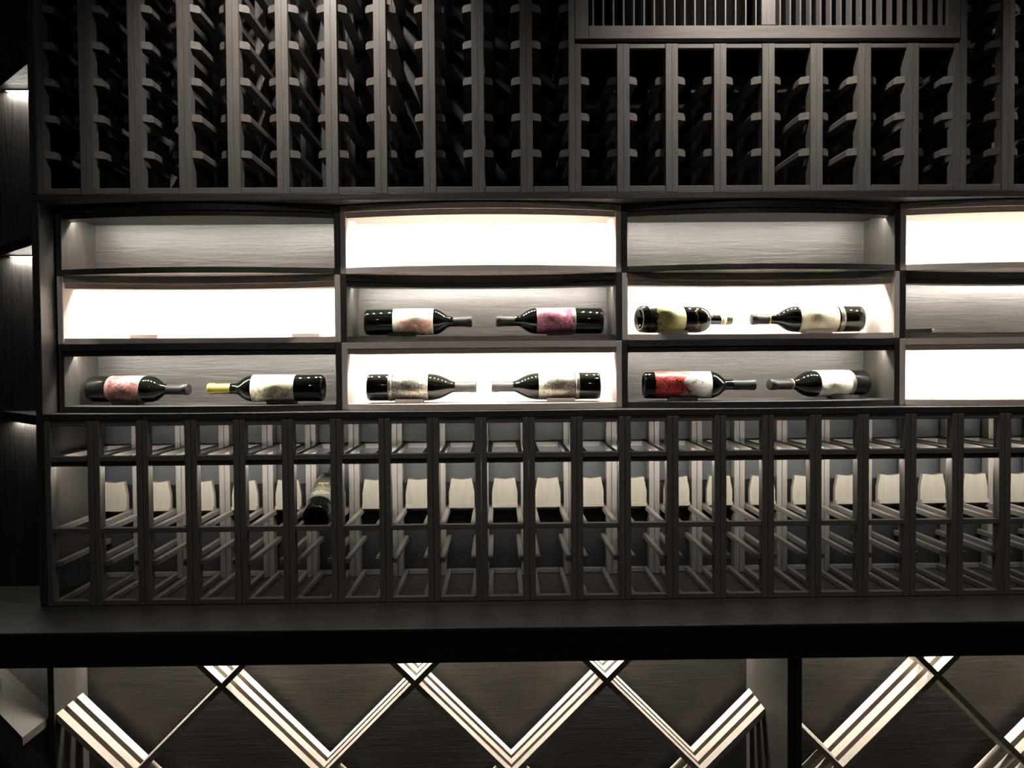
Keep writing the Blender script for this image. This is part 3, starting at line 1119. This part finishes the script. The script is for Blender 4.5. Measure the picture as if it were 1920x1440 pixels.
# row 3, dark box: red label and white label
t, lo, add = bottle('bottle with torn looking red and grey art label, black capsule, in dark box', L=0.318, lab='red', z0=0.030, z1=0.188, zs=0.190, zn=0.232, cap=cap_black, zcap=0.254, span=185)
lie(t, 2, 2, 1.6300, 0.112, 1, yaw=0.02)
cradle('grey cradle under the red label bottle', 1.7383, 0.098, FLOOR_Z[(2, 2)], rackwood('X'))
t, lo, add = bottle('bottle with plain white label, its capsule end turned outward, in dark box', L=0.328, lab='white', z0=0.070, z1=0.178, zs=0.184, zn=0.240, cap=cap_black, zcap=0.254, span=190, band=(0.056, 0.0695, 'band'), ring=gold_foil)
emblem(add, lo, R_B)
lie(t, 2, 2, 2.291, 0.186, -1, yaw=0.32)
cradle('grey cradle under the plain white label bottle', 2.2105, 0.138, FLOOR_Z[(2, 2)], rackwood('X'))

# empty cradles
cradle('bare cradle in the empty pale box, nearer the corner shelves', 0.2010, 0.185, FLOOR_Z[(1, 0)], palewood('X'))
cradle('bare cradle in the empty pale box, nearer the white label bottle', 0.6637, 0.185, FLOOR_Z[(1, 0)], palewood('X'))
cradle('crooked bare cradle standing alone in a dark box', 2.4453, 0.170, FLOOR_Z[(1, 3)], darkwood('X'), rz=math.radians(-38))

# bottle reclining in the display row of the grid rack
t, lo, add = bottle('bottle with dark olive label and gold crest reclining in the grid rack', L=0.300, lab='olive', z0=0.058, z1=0.168, zs=0.188, zn=0.235, cap=cap_black, zcap=0.240, span=230)
rr = R_B + 0.0009
A0 = math.pi / 2
crest = []
for i in range(37):
    q = i / 36
    crest.append((A0 * rr + 0.0135 * math.cos(math.pi * q) , 0.133 + 0.0055 * abs(math.sin(3.5 * math.pi * q)) - 0.006 * math.sin(math.pi * q)))
add('gold_crest', stroke_mesh(crest, rr, 0.0034, gold_foil), lo)
add('gold_crest', stroke_mesh([(A0 * rr - 0.003, 0.122), (A0 * rr, 0.119), (A0 * rr + 0.003, 0.122)], rr, 0.003, gold_foil), lo)
sc = [(A0 * rr + 0.024 - 0.048 * i / 40, 0.107 + 0.0022 * math.sin(i * 1.25) + 0.001 * math.sin(i * 0.5)) for i in range(41)]
add('script_line', stroke_mesh(sc, rr, 0.0012, gold_foil), lo)
add('rule_line', stroke_mesh([(A0 * rr - 0.010 + 0.002 * i, 0.097) for i in range(11)], rr, 0.0011, gold_foil), lo)
add('lettering', wrap_text('NAPA VALLEY', 0.0085, rr, 0.085, A0, plain('ink_khaki', (0.42, 0.38, 0.22), 0.5)), lo)
add('rule_line', stroke_mesh([(A0 * rr - 0.016 + 0.002 * i, 0.073) for i in range(17)], rr, 0.0012, plain('ink_khaki', (0.42, 0.38, 0.22), 0.5)), lo)
th = math.radians(20.5)
ax = Vector((0.0, math.cos(th), math.sin(th)))
bx = 5 * P + P / 2
z = ax
fv = Vector((0, -math.sin(th), math.cos(th)))        # label faces up and outward
xv = fv.cross(z).normalized()
m = Matrix((xv, fv, z)).transposed().to_4x4()
m.translation = Vector((bx, 0.018 + R_B * math.sin(th), ZB + R_B * math.cos(th) - 0.0222)) + Vector((0, 0, EYE))
t.matrix_world = m

# ------------------------------------------------------------------ ceiling downlights and added fill lamps
trim_m = plain('downlight_trim', (0.55, 0.55, 0.55), 0.4)
glow_m = glow('downlight_lens', (1.0, 0.94, 0.86), 30.0)
for i, x in enumerate((0.72, 1.93, 3.14)):
    t = thing('ceiling_spot', ['round ceiling downlight over the wide tall rack', 'round ceiling downlight over the vent grille', 'round ceiling downlight over the narrow tall rack'][i], 'light', (x, -0.34, CEIL - 0.012), 'ceiling downlights')
    place('trim_ring', lathe([(0.036, 0), (0.050, 0), (0.052, 0.004), (0.052, 0.0118), (0.036, 0.0118), (0.036, 0)], trim_m, 32), (x, -0.34, CEIL - 0.012), t)
    place('lens', lathe([(0, 0.006), (0.0355, 0.006), (0.0355, 0.008), (0, 0.008)], glow_m, 32), (x, -0.34, CEIL - 0.012), t)
    ld = bpy.data.lights.new('spot_beam', 'SPOT')
    ld.energy = SPOT_W
    ld.color = (1.0, 0.92, 0.84)
    ld.spot_size = math.radians(104)
    ld.spot_blend = 1.0
    ld.shadow_soft_size = 0.03
    lo = bpy.data.objects.new('spot_beam', ld)
    link(lo, t)
    lo.location = (0, 0, -0.008)
    lo.rotation_euler = (math.radians(42), 0, 0)

for i, x in enumerate((0.25, 2.25)):  # fill lamps added behind the camera, aimed to brighten the rack wall
    t = thing('ceiling_spot', ['added round ceiling fill lamp, nearer the corner shelves', 'added round ceiling fill lamp, farther from the corner shelves'][i], 'light', (x, -2.9, CEIL - 0.012), 'ceiling downlights')
    place('trim_ring', lathe([(0.036, 0), (0.050, 0), (0.052, 0.004), (0.052, 0.0118), (0.036, 0.0118), (0.036, 0)], trim_m, 32), (x, -2.9, CEIL - 0.012), t)
    place('lens', lathe([(0, 0.006), (0.0355, 0.006), (0.0355, 0.008), (0, 0.008)], glow_m, 32), (x, -2.9, CEIL - 0.012), t)
    ld = bpy.data.lights.new('spot_beam', 'SPOT')
    ld.energy = FILL_W
    ld.color = (1.0, 0.92, 0.84)
    ld.spot_size = math.radians(120)
    ld.spot_blend = 1.0
    ld.shadow_soft_size = 0.03
    lo = bpy.data.objects.new('spot_beam', ld)
    link(lo, t)
    lo.location = (0, 0, -0.008)
    lo.rotation_euler = (math.radians(50), 0, 0)
